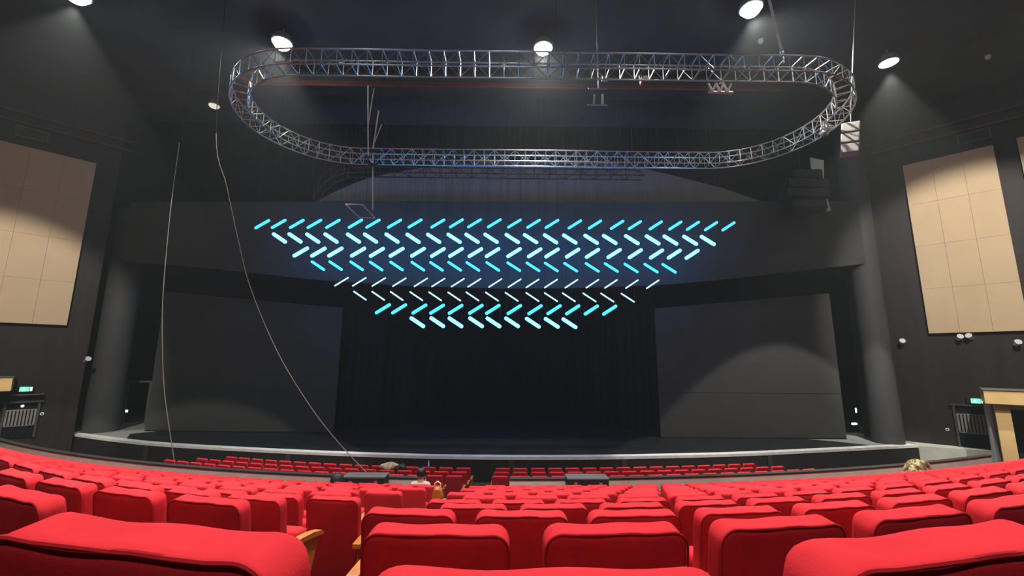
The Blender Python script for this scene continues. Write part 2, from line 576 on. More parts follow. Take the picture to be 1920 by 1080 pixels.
t = empty('ceiling_lamp', (-14.64, 19.84, 17.2), 'small dim round ceiling lamp left of the oval truss', 'lamp')
MB().lathe([(0.16, 0.3), (0.26, 0.15), (0.28, 0.0), (0.24, 0.0)], n=20).build('housing', 'lamp_body', t, True)
MB().lathe([(0.24, 0.0), (0.2, -0.07), (0.1, -0.11), (0.01, -0.12)], n=20).build('lens', 'lamp_dim', t, True)
for (x, y, z, lab) in ((-24.4, 17.6, 17.4, 'tiny white ceiling sensor near the top left corner'), (-7.1, 16.8, 17.4, 'tiny ceiling sensor below the left lit lamp'),
                       (20.5, 15.9, 17.4, 'tiny white ceiling sensor at the far right beyond the lamps'), (10.4, 15.2, 17.4, 'tiny ceiling sensor behind the right end of the oval truss')):
    tag(MB().lathe([(0.1, 0.1), (0.1, 0.0), (0.06, -0.06), (0.01, -0.08)], (x, y, z), n=14).build('ceiling_sensor', 'lamp_off', None, True), lab, 'sensor', 'small ceiling sensors')

# ------------------------------------------------------------------ wall panels (tan) and wall fittings
# local frames on the flared side walls: s runs along the wall away from the stage, off stands off the wall


def wall_frame(sg):
    p0 = Vector((sg * 20.3, 22.3 if sg < 0 else 20.9, 0))
    u = Vector((sg * W45, -W45, 0))
    n = Vector((-sg * W45, -W45, 0))
    return p0, u, n


def wall_empty(name, sg, s, z, off, label, cat, group=None):
    p0, u, n = wall_frame(sg)
    p = p0 + u * s + n * off
    # local x along the wall to the viewer's right, local -y towards the room
    rz = radians(45) if sg < 0 else radians(-45)
    return empty(name, (p.x, p.y, z), label, cat, group, rz)


def tan_panel(sg, s0, s1, z0, z1, label):
    t = wall_empty('acoustic_panel', sg, (s0 + s1) / 2, z0, 0.02, label, 'wall panel', 'tan acoustic wall panels')
    w, h = s1 - s0, z1 - z0
    mb = MB()
    cols = max(1, round(w / 1.1))
    rows_ = 4
    for i in range(cols):
        for j in range(rows_):
            mb.box((-w / 2 + w * (i + .5) / cols, -0.15, h * (j + .5) / rows_), (w / cols - 0.006, 0.06, h / rows_ - 0.006), bev=0.004)
    mb.build('tiles', 'tan', t)
    MB().box((0, -0.06, h / 2), (w - 0.05, 0.12, h - 0.05)).build('backing', 'cap', t)
    return t


tan_panel(-1, 1.52, 4.95, 6.18, 14.62, 'large tan acoustic panel on the left wall')
tan_panel(1, 0.55, 3.68, 6.06, 14.68, 'large tan acoustic panel on the right wall')
tan_panel(1, 4.40, 7.4, 6.06, 14.75, 'tan acoustic panel cut off by the right edge')

for sg, s, lab in ((-1, 3.88, 'dark grey air grille above the left tan panel'), (1, 3.15, 'dark grey air grille above the right tan panel')):
    t = wall_empty('air_grille', sg, s, 15.35, 0.02, lab, 'air vent', 'air grilles above the panels')
    MB().box((0, -0.02, 0), (1.05, 0.04, 0.5)).build('backing', 'black_metal', t)
    mb = MB()
    for zz in (-0.25, 0.25):
        mb.box((0, -0.06, zz), (1.1, 0.07, 0.05))
    for xx in (-0.53, 0.53):
        mb.box((xx, -0.06, 0), (0.05, 0.07, 0.5))
    mb.build('frame', 'vent', t)
    mb = MB()
    for k in range(7):
        mb.box((0, -0.05, -0.2 + k * 0.066), (1.0, 0.05, 0.012), Matrix.Rotation(radians(35), 3, 'X'))
    mb.build('slats', 'vent', t)

for sg in (-1, 1):
    for z, w_ in ((16.25, 'upper'), (15.75 if sg < 0 else 15.72, 'lower')):
        p0, u, n = wall_frame(sg)
        a = p0 + u * (-1.3 if sg > 0 else 0.0) + n * 0.25
        b = p0 + u * 8.5 + n * 0.25
        tag(MB().tube([(a.x, a.y, z), (b.x, b.y, z)], 0.05).build('wall_pipe', 'rust'), f'{w_} rust-red pipe running along the top of the {"left" if sg < 0 else "right"} wall', 'pipe', 'rust-red wall pipes')


def wall_spot(sg, s, z, label, off=0.02, flip=1):
    t = wall_empty('wall_spotlight', sg, s, z, off, label, 'spotlight', 'small white wall spotlights')
    MB().box((0, -0.03, 0.06), (0.10, 0.06, 0.14), bev=0.01).build('bracket', 'white_paint', t)
    rot = Matrix.Rotation(radians(35 * flip), 3, 'Y') @ Matrix.Rotation(radians(60), 3, 'X')
    mb = MB().lathe([(0.03, -0.16), (0.08, -0.14), (0.09, 0.1), (0.12, 0.14), (0.1, 0.14)], n=14)
    bmesh.ops.transform(mb.b, matrix=Matrix.Translation((0, -0.2, -0.02)) @ rot.to_4x4(), verts=mb.b.verts[:])
    mb.build('head', 'white_paint', t, True)


wall_spot(-1, 0.61, 4.55, 'white spotlight on the dark left wall above the stage corner')
wall_spot(1, -0.46, 5.70, 'white spotlight on the right wall beside the column')
wall_spot(1, 1.54, 5.85, 'small white spotlight just under the right tan panel, nearer the stage')
wall_spot(1, 1.88, 5.88, 'small white spotlight just under the right tan panel, farther from the stage', flip=-1)
wall_spot(1, 3.25, 5.55, 'white spotlight on the right wall above the tan balcony')


def exit_sign(sg, s, z, label):
    t = wall_empty('exit_sign', sg, s, z, 0.05, label, 'exit sign', 'green exit signs')
    MB().box((0, -0.05, 0), (0.58, 0.08, 0.26), bev=0.01).build('housing', 'black_metal', t)
    MB().box((-0.0, -0.095, 0), (0.30, 0.012, 0.2)).build('lit_face', 'exit', t)
    # running figure and arrow in white
    mb = MB()
    mb.box((-0.02, -0.105, 0.06), (0.035, 0.01, 0.035))
    mb.box((-0.02, -0.105, 0.01), (0.035, 0.01, 0.08), Matrix.Rotation(radians(20), 3, 'Y'))
    mb.box((-0.06, -0.105, -0.055), (0.09, 0.01, 0.022), Matrix.Rotation(radians(40), 3, 'Y'))
    mb.box((0.02, -0.105, -0.05), (0.08, 0.01, 0.022), Matrix.Rotation(radians(-55), 3, 'Y'))
    mb.build('pictogram', 'exit_white', t)
    MB().box((0.21, -0.095, 0), (0.08, 0.012, 0.18)).build('side_face', 'exit_white', t)


exit_sign(-1, 2.50, 3.18, 'green exit sign over the doorway in the left wall')
exit_sign(1, 1.72, 2.98, 'green exit sign over the doorway in the right wall')


def slatted_door(sg, s, z0, w, h, label):
    t = wall_empty('wall_doorway', sg, s, z0, 0.02, label, 'doorway', 'slatted doorways in the side walls')
    mb = MB()
    for xx in (-w / 2, w / 2):
        mb.box((xx, -0.06, h / 2), (0.08, 0.16, h), bev=0.008)
    mb.box((0, -0.08, h), (w + 0.25, 0.2, 0.07), bev=0.008)
    mb.build('frame', 'column', t)
    MB().box((0, -0.01, h / 2), (w, 0.02, h)).build('shade_sheet', 'black', t)  # flat black sheet stands in for the shade inside the doorway
    mb = MB()
    k = 9
    for i in range(k):
        mb.box((-w * 0.42 + w * 0.84 * i / (k - 1), -0.08, h * 0.56), (w * 0.065, 0.05, h * 0.42), bev=0.006)
    mb.box((0, -0.06, h * 0.78), (w * 0.9, 0.04, 0.04))
    mb.box((0, -0.06, h * 0.34), (w * 0.9, 0.04, 0.04))
    mb.build('slats', 'slat', t)


slatted_door(-1, 2.46, 1.0, 1.05, 1.60, 'dark doorway with pale slats under the left exit sign')
slatted_door(1, 1.52, 0.92, 1.08, 1.85, 'dark doorway with dim slats under the right exit sign')
t = wall_empty('wall_ledge', -1, 2.35, 2.93, 0.02, 'thin grey ledge under the left exit sign', 'ledge')
MB().box((0, -0.12, 0), (1.0, 0.24, 0.05), bev=0.01).build('shelf', 'vent', t)
MB().box((0, -0.03, -0.06), (0.6, 0.06, 0.08)).build('bracket', 'vent', t)
for sg, s, z, lab in ((-1, 1.80, 2.02, 'small round switch plate on the wall beside the left doorway'), (1, 0.66, 1.62, 'small round switch plate on the wall beside the right doorway')):
    t = wall_empty('switch_plate', sg, s, z, 0.01, lab, 'switch', 'switch plates beside the doorways')
    MB().lathe([(0.07, 0.0), (0.07, -0.03), (0.05, -0.035)], axis='Y', n=14).build('plate', 'white_paint', t, True)
    MB().lathe([(0.03, -0.034), (0.03, -0.05), (0.01, -0.052)], axis='Y', n=12).build('knob', 'black_metal', t, True)
t = wall_empty('door_lamp', -1, 2.46, 2.42, 0.06, 'tiny white lamp above the left slatted doorway', 'lamp')
MB().lathe([(0.04, 0.0), (0.045, -0.05), (0.02, -0.08)], axis='Y', n=12).build('lens', 'work', t, True)
MB().lathe([(0.06, 0.03), (0.06, 0.0)], axis='Y', n=12).build('rim', 'white_paint', t, True)

# tan balconies at the picture edges
t = empty('side_balcony', (19.49, 17.46, 0.19), 'tan balcony box on a tan pillar at the right edge', 'balcony', 'tan side balconies', radians(-45))
MB().box((1.5, 1.0, 3.12), (3.0, 2.0, 0.52), bev=0.02).build('fascia', 'tan2', t)
MB().box((1.5, 1.0, 3.41), (3.06, 2.06, 0.05), bev=0.01).build('top_rail', 'vent', t)
MB().box((0.45, 0.5, 1.45), (0.42, 0.4, 2.86), bev=0.01).build('pillar', 'tan2', t)
t = empty('door_jamb_pillar', (20.30, 18.05, 0.0), 'slim grey pillar beside the tan balcony pillar', 'pillar')
MB().lathe([(0.19, 0.0), (0.17, 0.06), (0.17, 3.0), (0.19, 3.06)], n=18).build('shaft', 'lamp_body', t, True)
MB().box((0, 0, 0.02), (0.44, 0.44, 0.04), bev=0.008).build('base_plate', 'vent', t)
t = empty('side_balcony', (-21.62, 19.57, 1.0), 'tan balcony box cut off by the left edge', 'balcony', 'tan side balconies', radians(45))
MB().box((-1.5, 0.5, 2.44), (3.0, 1.0, 0.58), bev=0.02).build('fascia', 'tan2', t)
MB().box((-1.5, 0.5, 2.76), (3.06, 1.06, 0.05), bev=0.01).build('top_rail', 'vent', t)
MB().box((-1.9, 0.6, 1.06), (0.4, 0.4, 2.12), bev=0.01).build('pillar', 'column', t)
t = empty('exit_sign', (20.75, 16.35, 2.88), 'tiny green exit light under the right balcony', 'exit sign', 'green exit signs', radians(-45))
MB().box((0, -1.75, 0), (0.3, 0.06, 0.16), bev=0.01).build('housing', 'black_metal', t)
MB().box((0, -1.785, 0), (0.24, 0.012, 0.1)).build('lit_face', 'exit_white', t)

# ------------------------------------------------------------------ stage flats, curtains, wings


def flat(name, x0, y0, x1, y1, zl, zr, label):
    t = empty(name, ((x0 + x1) / 2, (y0 + y1) / 2, SZ + 0.012), label, 'stage flat', 'grey stage flats', atan2(y1 - y0, x1 - x0))
    w = hypot(x1 - x0, y1 - y0)
    mb = MB()
    f = [(-w / 2, 0.03), (w / 2, 0.03), (w / 2, zr - SZ), (-w / 2, zl - SZ)]
    a = [mb.b.verts.new((x, -0.04, z)) for x, z in f]
    b = [mb.b.verts.new((x, 0.04, z)) for x, z in f]
    mb.b.faces.new(a)
    mb.b.faces.new(b[::-1])
    for k in range(4):
        mb.b.faces.new((a[k], a[(k + 1) % 4], b[(k + 1) % 4], b[k]))
    mb.build('face', 'screen', t)
    MB().box((0, -0.045, 2.2), (w, 0.015, 0.02)).build('seam', 'column', t)
    MB().box((0, 0.0, 0.02), (w, 0.12, 0.04)).build('base_rail', 'black_metal', t)
    return t


flat('stage_flat', -18.4, 23.2, -8.6, 22.9, 8.2, 7.35, 'wide grey stage flat on the left of the stage')
flat('stage_flat', 7.9, 22.0, 17.05, 21.85, 7.35, 8.2, 'wide grey stage flat on the right of the stage, lit in an arc')


def drape(x0, y0, x1, y1, z0, z1, label, folds, name='stage_curtain'):
    mb = MB()
    n = folds * 8
    dx, dy = (x1 - x0), (y1 - y0)
    l = hypot(dx, dy)
    nx, ny = -dy / l, dx / l
    lo, hi, lo2, hi2 = [], [], [], []
    for i in range(n + 1):
        s = i / n
        o = 0.09 * sin(2 * pi * folds * s) + 0.03 * sin(2 * pi * folds * 0.37 * s)
        x, y = x0 + dx * s + nx * o, y0 + dy * s + ny * o
        lo.append(mb.b.verts.new((x, y, z0)))
        hi.append(mb.b.verts.new((x, y, z1)))
        lo2.append(mb.b.verts.new((x + nx * 0.02, y + ny * 0.02, z0)))
        hi2.append(mb.b.verts.new((x + nx * 0.02, y + ny * 0.02, z1)))
    for i in range(n):
        mb.b.faces.new((lo[i], lo[i + 1], hi[i + 1], hi[i]))
        mb.b.faces.new((lo2[i], hi2[i], hi2[i + 1], lo2[i + 1]))
        mb.b.faces.new((lo[i], lo2[i], lo2[i + 1], lo[i + 1]))
        mb.b.faces.new((hi[i], hi[i + 1], hi2[i + 1], hi2[i]))
    mb.b.faces.new((lo[0], hi[0], hi2[0], lo2[0]))
    mb.b.faces.new((lo[-1], lo2[-1], hi2[-1], hi[-1]))
    o = mb.build(name, 'velour', None, True)
    return tag(o, label, 'curtain', 'black stage curtains')


CZ = SZ + 0.012
drape(-8.9, 24.2, -6.7, 24.2, CZ, 11.5, 'black curtain leg just right of the left grey flat', 5)
drape(-7.9, 25.6, -5.3, 25.6, CZ, 11.5, 'black curtain leg second in from the left grey flat', 6)
drape(-6.6, 27.0, -4.2, 27.0, CZ, 11.5, 'deepest black curtain leg on the left of the stage', 6)
drape(6.4, 24.0, 8.6, 24.0, CZ, 11.5, 'black curtain leg just left of the right grey flat', 5)
drape(5.4, 25.6, 7.6, 25.6, CZ, 11.5, 'black curtain leg second in from the right grey flat', 6)
drape(4.6, 27.0, 6.8, 27.0, CZ, 11.5, 'deepest black curtain leg on the right of the stage', 6)
drape(-12, 28.4, 12, 28.4, CZ, 11.5, 'wide black backdrop curtain across the rear of the stage', 40, 'backdrop_curtain')
bc = MB().box((-0.5, 24.9, 9.9), (42, 0.06, 3.2), bev=0.01).build('border_curtain', 'velour')
for x in (-15, 0, 15):
    MB().tube([(x, 24.9, 11.4), (x, 24.9, CEIL - 0.03)], 0.02, 6).build('hanging_cable', 'black', bc)
tag(bc, 'black border hanging across the top of the stage behind the header', 'curtain')

# left wing doorway frame and work lamps
t = empty('wing_door_frame', (-20.5, 25.0, 0.99), 'grey metal door frame in the dark left wing', 'door frame')
for sx in (-0.72, 0.62):
    MB().box((sx, 0, 1.16), (0.13, 0.13, 2.3), bev=0.01).build('jamb', 'vent', t)
MB().box((-0.05, 0, 2.33), (1.5, 0.13, 0.1), bev=0.01).build('lintel', 'vent', t)


def work_lamp(x, y, z, s, label):
    t = empty('work_lamp', (x, y, z), label, 'lamp', 'small work lamps in the wings')
    MB().box((0, 0.05, 0), (s[0] + 0.05, 0.08, s[1] + 0.05), bev=0.01).build('housing', 'black_metal', t)
    MB().rbox((0, 0.0, 0), (s[0], 0.06, s[1]), 0.025, 2).build('lens', 'work', t, True)
    MB().tube([(0, 0.06, -s[1] / 2), (0, 0.06, -z + (0.99 if x < -21 else 0.925))], 0.015, 6).build('stand', 'black_metal', t)


work_lamp(-21.26, 25.2, 1.68, (0.22, 0.12), 'brighter small white work lamp left of the wing door frame')
work_lamp(-20.32, 25.6, 1.9, (0.10, 0.10), 'small work lamp seen through the wing door frame')
work_lamp(19.12, 23.6, 2.12, (0.06, 0.24), 'thin upright work lamp in the dark right wing')
work_lamp(19.1, 23.8, 1.39, (0.30, 0.10), 'flat wide work lamp low in the right wing')
work_lamp(19.85, 23.2, 1.53, (0.12, 0.12), 'round work lamp beside the right column')
t = empty('equipment_stand', (19.45, 23.4, 0.93), 'dark equipment stand in the right wing', 'stand')
MB().box((0, 0, 0.35), (0.5, 0.4, 0.06), bev=0.01).build('shelf', 'column', t)
for sx in (-0.22, 0.22):
    MB().box((sx, 0, 0.17), (0.05, 0.36, 0.34)).build('leg', 'column', t)

# ------------------------------------------------------------------ oval truss
def stadium(cx0, cx1, cy, r, step):
    pts = []
    L = cx1 - cx0
    n = round(L / step)
    for i in range(n):
        pts.append((cx0 + L * i / n, cy - r))
    m = round(pi * r / step)
    for i in range(m):
        a = -pi / 2 + pi * i / m
        pts.append((cx1 + r * cos(a), cy + r * sin(a)))
    for i in range(n):
        pts.append((cx1 - L * i / n, cy + r))
    for i in range(m):
        a = pi / 2 + pi * i / m
        pts.append((cx0 + r * cos(a), cy + r * sin(a)))
    return pts


def truss_run(pts, closed, parent, h, rch, rbr, mch, mbr, zf=None):
    n = len(pts)
    P = [Vector((*p, 0)) if len(p) == 2 else Vector(p) for p in pts]

    def frame(i):
        a = P[(i - 1) % n] if closed else P[max(i - 1, 0)]
        c = P[(i + 1) % n] if closed else P[min(i + 1, n - 1)]
        t = (c - a)
        nrm = Vector((-t.y, t.x, 0)).normalized()
        up = t.normalized().cross(nrm) * -1
        up = nrm.cross(t.normalized()) * -1 if up.z < 0 else up
        return nrm, Vector((0, 0, 1))

    segs = n if closed else n - 1
    corners = []
    for i in range(n):
        n0, u0 = frame(i)
        corners.append([P[i] + n0 * (sx * h / 2) + u0 * (sz * h / 2) for sx, sz in ((-1, -1), (1, -1), (1, 1), (-1, 1))])
    for k in range(4):
        path = [c[k] for c in corners] + ([corners[0][k]] if closed else [])
        MB().tube(path, rch, 8).build('chord', mch, parent, True)
    for i in range(0, segs, 2):
        mb = MB()
        for q in (i, i + 1):
            if q >= segs:
                continue
            A, B = corners[q], corners[(q + 1) % n]
            for k in range(4):
                mb.tube([A[k], A[(k + 1) % 4]], rbr, 5)
                if k in (0, 2):
                    continue
                if q % 2:
                    mb.tube([A[k], B[(k + 1) % 4]], rbr * 0.8, 5)
                else:
                    mb.tube([A[(k + 1) % 4], B[k]], rbr * 0.8, 5)
        mb.build('bracing', mbr, parent)


TZ = 12.6
t = empty('oval_truss', (1.3, 13.2, TZ), 'large oval ring of silver box truss hung below the ceiling', 'truss')
truss_run([(x - 1.3, y - 13.2) for x, y in stadium(-5.6, 8.2, 13.2, 2.72, 0.41)], True, t, 0.46, 0.024, 0.014, 'alu', 'alu')
for (x, y) in ((1.5, 10.25),):
    MB().tube([(x - 1.3, y - 13.2, 0.25), (x - 1.3, y - 13.2, CEIL - TZ - 0.03)], 0.01, 6).build('hanging_cable', 'dark_truss', t)

pts = [(-8.5, 18.5, 12.0 - 13.25), (-8.25, 18.5, 12.5 - 13.25), (-7.8, 18.5, 12.95 - 13.25), (-7.2, 18.5, 13.2 - 13.25)] + [(-6.5 + 0.72 * i, 18.5, 0.0) for i in range(19)]
t = empty('dark_truss', (0, 18.5, 13.25), 'dark box truss running above the stage header behind the oval truss', 'truss')
truss_run([(x, y - 18.5, z) for x, y, z in pts], False, t, 0.5, 0.03, 0.018, 'dark_truss', 'dark_truss')
for x in (-5.5, 0.5, 6.0):
    MB().tube([(x, 0, 0.25), (x, 0, CEIL - 13.25)], 0.012, 6).build('hanging_cable', 'dark_truss', t)

# hoist chain over the right end of the oval truss
t = empty('hoist_chain', (7.81, 10.5, 12.85), 'bright hoist chain dropping to the oval truss near the top right', 'chain')
MB().tube([(0, 0, 0.35), (-0.22, 0, 2.2)], 0.035, 8).build('sleeve', 'silver', t)
MB().tube([(-0.22, 0, 2.2), (-0.5, 0, CEIL - 12.85)], 0.012, 6).build('chain', 'alu_dull', t)
MB().rbox((0.0, 0, 0.28), (0.1, 0.1, 0.16), 0.04, 2).build('hook_block', 'alu', t, True)
MB().tube([(0, 0, 0.24), (0.03, 0, 0.1), (0.03, 0, -0.05)], 0.022, 8).build('hook', 'alu', t)

# hanging frame of two poles with an open square at the bottom
t = empty('suspended_rig', (-5.2, 15.5, 10.1), 'thin silver hanging poles with an open square frame at the bottom', 'hanging frame')
for x_, y_, z_ in ((-0.2, 0, 5.3), (0.25, 0.1, 4.3)):
    MB().tube([(x_, y_, z_), (x_, y_, CEIL - 10.14)], 0.006, 6).build('cable', 'black', t)
MB().tube([(-0.2, 0, 5.3), (-0.08, 0, 3.4), (0.0, 0, 2.3)], 0.025, 6).build('pole', 'silver', t)
MB().tube([(0.25, 0.1, 4.3), (0.12, 0.1, 2.6), (0.27, 0.1, 0.15)], 0.025, 6).build('pole', 'silver', t)
MB().tube([(0.04, 0, 5.2), (-0.1, 0, 3.5)], 0.016, 6).build('pole', 'silver', t)
MB().tube([(0.4, 0.1, 3.7), (0.16, 0.1, 2.9)], 0.016, 6).build('pole', 'silver', t)
MB().tube([(0.0, 0, 2.3), (0.05, 0, 0.25)], 0.01, 6).build('cable', 'wire', t)
MB().tube([(-0.6, -0.35, 0.2), (0.02, -0.35, 0.2), (0.3, 0.35, -0.08), (-0.3, 0.35, -0.08), (-0.6, -0.35, 0.2)], 0.022, 6).build('square_frame', 'silver', t)
for z, x in ((3.45, -0.1), (2.55, 0.1), (1.95, 0.18)):
    MB().box((x, 0.05, z), (0.34, 0.12, 0.12), bev=0.02).build('clamp_box', 'spk_black', t)

t = empty('hanging_bracket', (3.2, 13.0, 13.05), 'small two-tier steel bracket hanging inside the oval truss', 'bracket')
for z in (0.03, 0.63):
    MB().tube([(-0.34 + 0.03 * (z > 0.1), 0, z), (0.34, 0, z)], 0.025, 6).build('crossbar', 'alu_dull', t)
for x in (-0.12, 0.16):
    MB().tube([(x, 0, 0.03), (x + 0.02, 0, 0.42)], 0.028, 6).build('post', 'alu', t)
MB().tube([(0.05, 0, 0.63), (0.05, 0, CEIL - 13.05)], 0.02, 6).build('hanger', 'alu_dull', t)
MB().box((0.28, 0, 1.0), (0.22, 0.16, 0.12), bev=0.02).build('clamp', 'alu_dull', t)

t = empty('lattice_bracket', (6.27, 11.0, 12.2), 'short bright zigzag lattice piece hung under the oval truss', 'bracket')
MB().tube([(-0.34, 0, 0.02), (0.36, 0, 0.02)], 0.035, 6).build('lower_bar', 'silver', t)
mb = MB()
zz = [(-0.33 + 0.11 * i, 0, 0.04 if i % 2 else 0.30) for i in range(7)]
for a, b in zip(zz, zz[1:]):
    mb.tube([a, b], 0.028, 6)
mb.build('zigzag', 'silver', t)
MB().tube([(0, 0, 0.3), (0, -0.29, 0.17)], 0.02, 6).build('hanger', 'silver', t)

t = empty('stage_light', (4.1, 11.0, 12.42), 'small rust-coloured stage light hung under the oval truss', 'stage light', 'small stage lights on the truss')
MB().rbox((0, 0, 0.12), (0.22, 0.22, 0.22), 0.05, 3).build('body', 'rust', t, True)
MB().lathe([(0.08, -0.13), (0.085, -0.1)], (0, 0, 0.12), axis='Y', n=14).build('lens', 'lamp_off', t)
MB().tube([(-0.13, 0, 0.12), (-0.13, 0, 0.3), (0.13, 0, 0.3), (0.13, 0, 0.12)], 0.015, 6).build('yoke', 'alu_dull', t)

t = empty('stage_light', (10.79, 13.0, 12.2), 'white fan-faced stage light beside the hanging loudspeakers', 'stage light', 'small stage lights on the truss')
mb = MB()
for k in range(5):
    a = radians(20 + 36 * k)
    rot = Matrix.Rotation(-a + pi / 2, 3, 'Y')
    mb.box(rot @ Vector((0, 0, 0.14)) + Vector((0, -0.1, 0)), (0.075, 0.03, 0.20), rot, 0.006)
mb.build('blades', 'white_paint', t)
MB().lathe([(0.1, 0.15), (0.12, 0.0), (0.06, -0.06)], axis='Y', n=14).build('body', 'alu_dull', t, True)
MB().tube([(0, 0.05, 0.1), (0, 0.05, 0.45)], 0.02, 6).build('hanger', 'alu_dull', t)

# loudspeaker line hung at the right end of the oval truss
t = empty('line_array', (11.49, 13.0, 11.4), 'pale grey line of three stacked loudspeakers at the right end of the truss', 'loudspeaker', None, radians(-38))
t.rotation_euler = (0, radians(7.5), radians(-38))
for k in range(3):
    c = MB().rbox((0, 0.02 * (2 - k), 0.18 + 0.345 * k), (0.50, 0.42, 0.33), 0.03, 2).build('cabinet', 'spk_grey', t, True)
    MB().box((0, 0.02 * (2 - k) - 0.205, 0.18 + 0.345 * k), (0.42, 0.02, 0.26)).build('grille', 'spk_grey', c)
MB().box((0, 0.02, 1.06), (0.46, 0.3, 0.03), bev=0.006).build('fly_frame', 'alu_dull', t)
MB().tube([(0, 0.0, 1.06), (-0.02, 0, 1.6), (-0.02, 0, CEIL - 11.4)], 0.015, 6).build('hanging_cable', 'alu', t)

# dark loudspeaker cluster on the header
t = empty('speaker_cluster', (14.7, 19.6, 11.9), 'big black loudspeaker cluster against the right part of the header', 'loudspeaker')
for k, (w_, rx, x, y, z) in enumerate(((1.7, -14, 0.05, 0.12, 0.28), (2.05, -6, -0.02, 0.0, 0.78), (1.95, 2, 0.02, 0.0, 1.28), (1.35, 8, 0.05, 0.06, 1.75))):
    c = MB().rbox((x, y, z), (w_, 0.8, 0.48), 0.05, 2).build('cabinet', 'spk_black', t, True)
    c.rotation_euler = (radians(rx) * 0.3, 0, 0)
    MB().box((x, y - 0.41, z), (w_ * 0.9, 0.02, 0.38)).build('grille', 'spk_black', c)
mb = MB()
f = [(0.95, 3.06), (1.62, 2.92), (1.47, 1.6), (1.65, 0.22), (1.49, 0.22), (1.40, 1.1), (1.22, 1.6), (0.95, 2.2)]
a = [mb.b.verts.new((x, 0.55, z)) for x, z in f]
b = [mb.b.verts.new((x, 0.63, z)) for x, z in f]
mb.b.faces.new(a)
mb.b.faces.new(b[::-1])
for k in range(len(f)):
    j = (k + 1) % len(f)
    mb.b.faces.new((a[k], a[j], b[j], b[k]))
mb.build('side_bracket', 'pale_bracket', t)
MB().box((1.05, 0.46, 1.75), (0.7, 0.16, 0.08)).build('bracket_arm', 'spk_black', t)
MB().tube([(0, 0.1, 1.9), (0, 0.1, CEIL - 11.9)], 0.03, 6).build('hanging_pole', 'spk_black', t)

# ceiling bridge edge behind the oval truss
t = empty('lighting_bridge', (0.45, 17.4, 16.72), 'long rust-red edged lighting bridge behind the oval truss', 'lighting bridge')
MB().box((0, 0.5, 0.42), (24.6, 0.9, 0.6)).build('body', 'ceiling', t)
MB().tube([(-12.0, -0.02, 0.0), (12.2, -0.02, 0.06)], 0.055, 6).build('rail', 'rust', t)
MB().box((0, 0.03, 0.16), (24.2, 0.06, 0.14)).build('edge_plate', 'rust', t)
for x in (-8, 0, 8):
    MB().box((x, 0.02, 0.05), (0.05, 0.05, 0.2)).build('bracket', 'rust', t)

# two slack cables hanging on the left
for pts_, y, lab in (([(0, 13.34, -13.26), (0, 11.3, -13.24), (0, 9.24, -13.16), (0, 6.9, -13.01), (0, 5.0, -12.75), (0, 3.29, -12.42), (0, 0.95, -11.74)], 16.4, 'pale slack cable hanging straight on the far left of the stage'),
                     ([(0, 12.15, -9.7), (0, 10.25, -9.11), (0, 8.5, -8.55), (0, 6.84, -7.95), (0, 4.84, -6.9), (0, 3.24, -5.77), (0, 2.2, -4.85), (0, 1.2, -3.8)], 13.5, 'pale slack cable sweeping diagonally down to the front seats')):
    p3 = [(x, y, z) for _, z, x in pts_]
    p3.insert(0, (p3[0][0] + (p3[0][0] - p3[1][0]) * 0.5, y, CEIL - 0.03))
    sm = []
    V = [Vector(p) for p in p3]
    for i in range(len(V) - 1):
        q0, q1, q2, q3 = V[max(i - 1, 0)], V[i], V[i + 1], V[min(i + 2, len(V) - 1)]
        for k in range(6):
            s = k / 6
            sm.append(0.5 * ((2 * q1) + (q2 - q0) * s + (2 * q0 - 5 * q1 + 4 * q2 - q3) * s * s + (3 * q1 - q0 - 3 * q2 + q3) * s ** 3))
    sm.append(V[-1])
    lo_ = [v for v in sm if v.z < 13.4 - (1.2 if y < 15 else 0)]
    hi_ = [v for v in sm if v.z >= 13.4 - (1.2 if y < 15 else 0)] + lo_[:1]
    o = tag(MB().tube(lo_, 0.0135 if y > 15 else 0.012, 6).build('hanging_cable', 'cable', None, True), lab, 'cable', 'slack hanging cables')
    MB().tube(hi_, 0.012, 6).build('shade_black_upper_run', 'black', o)  # top of the cable coloured black, as if out of the lamps' reach

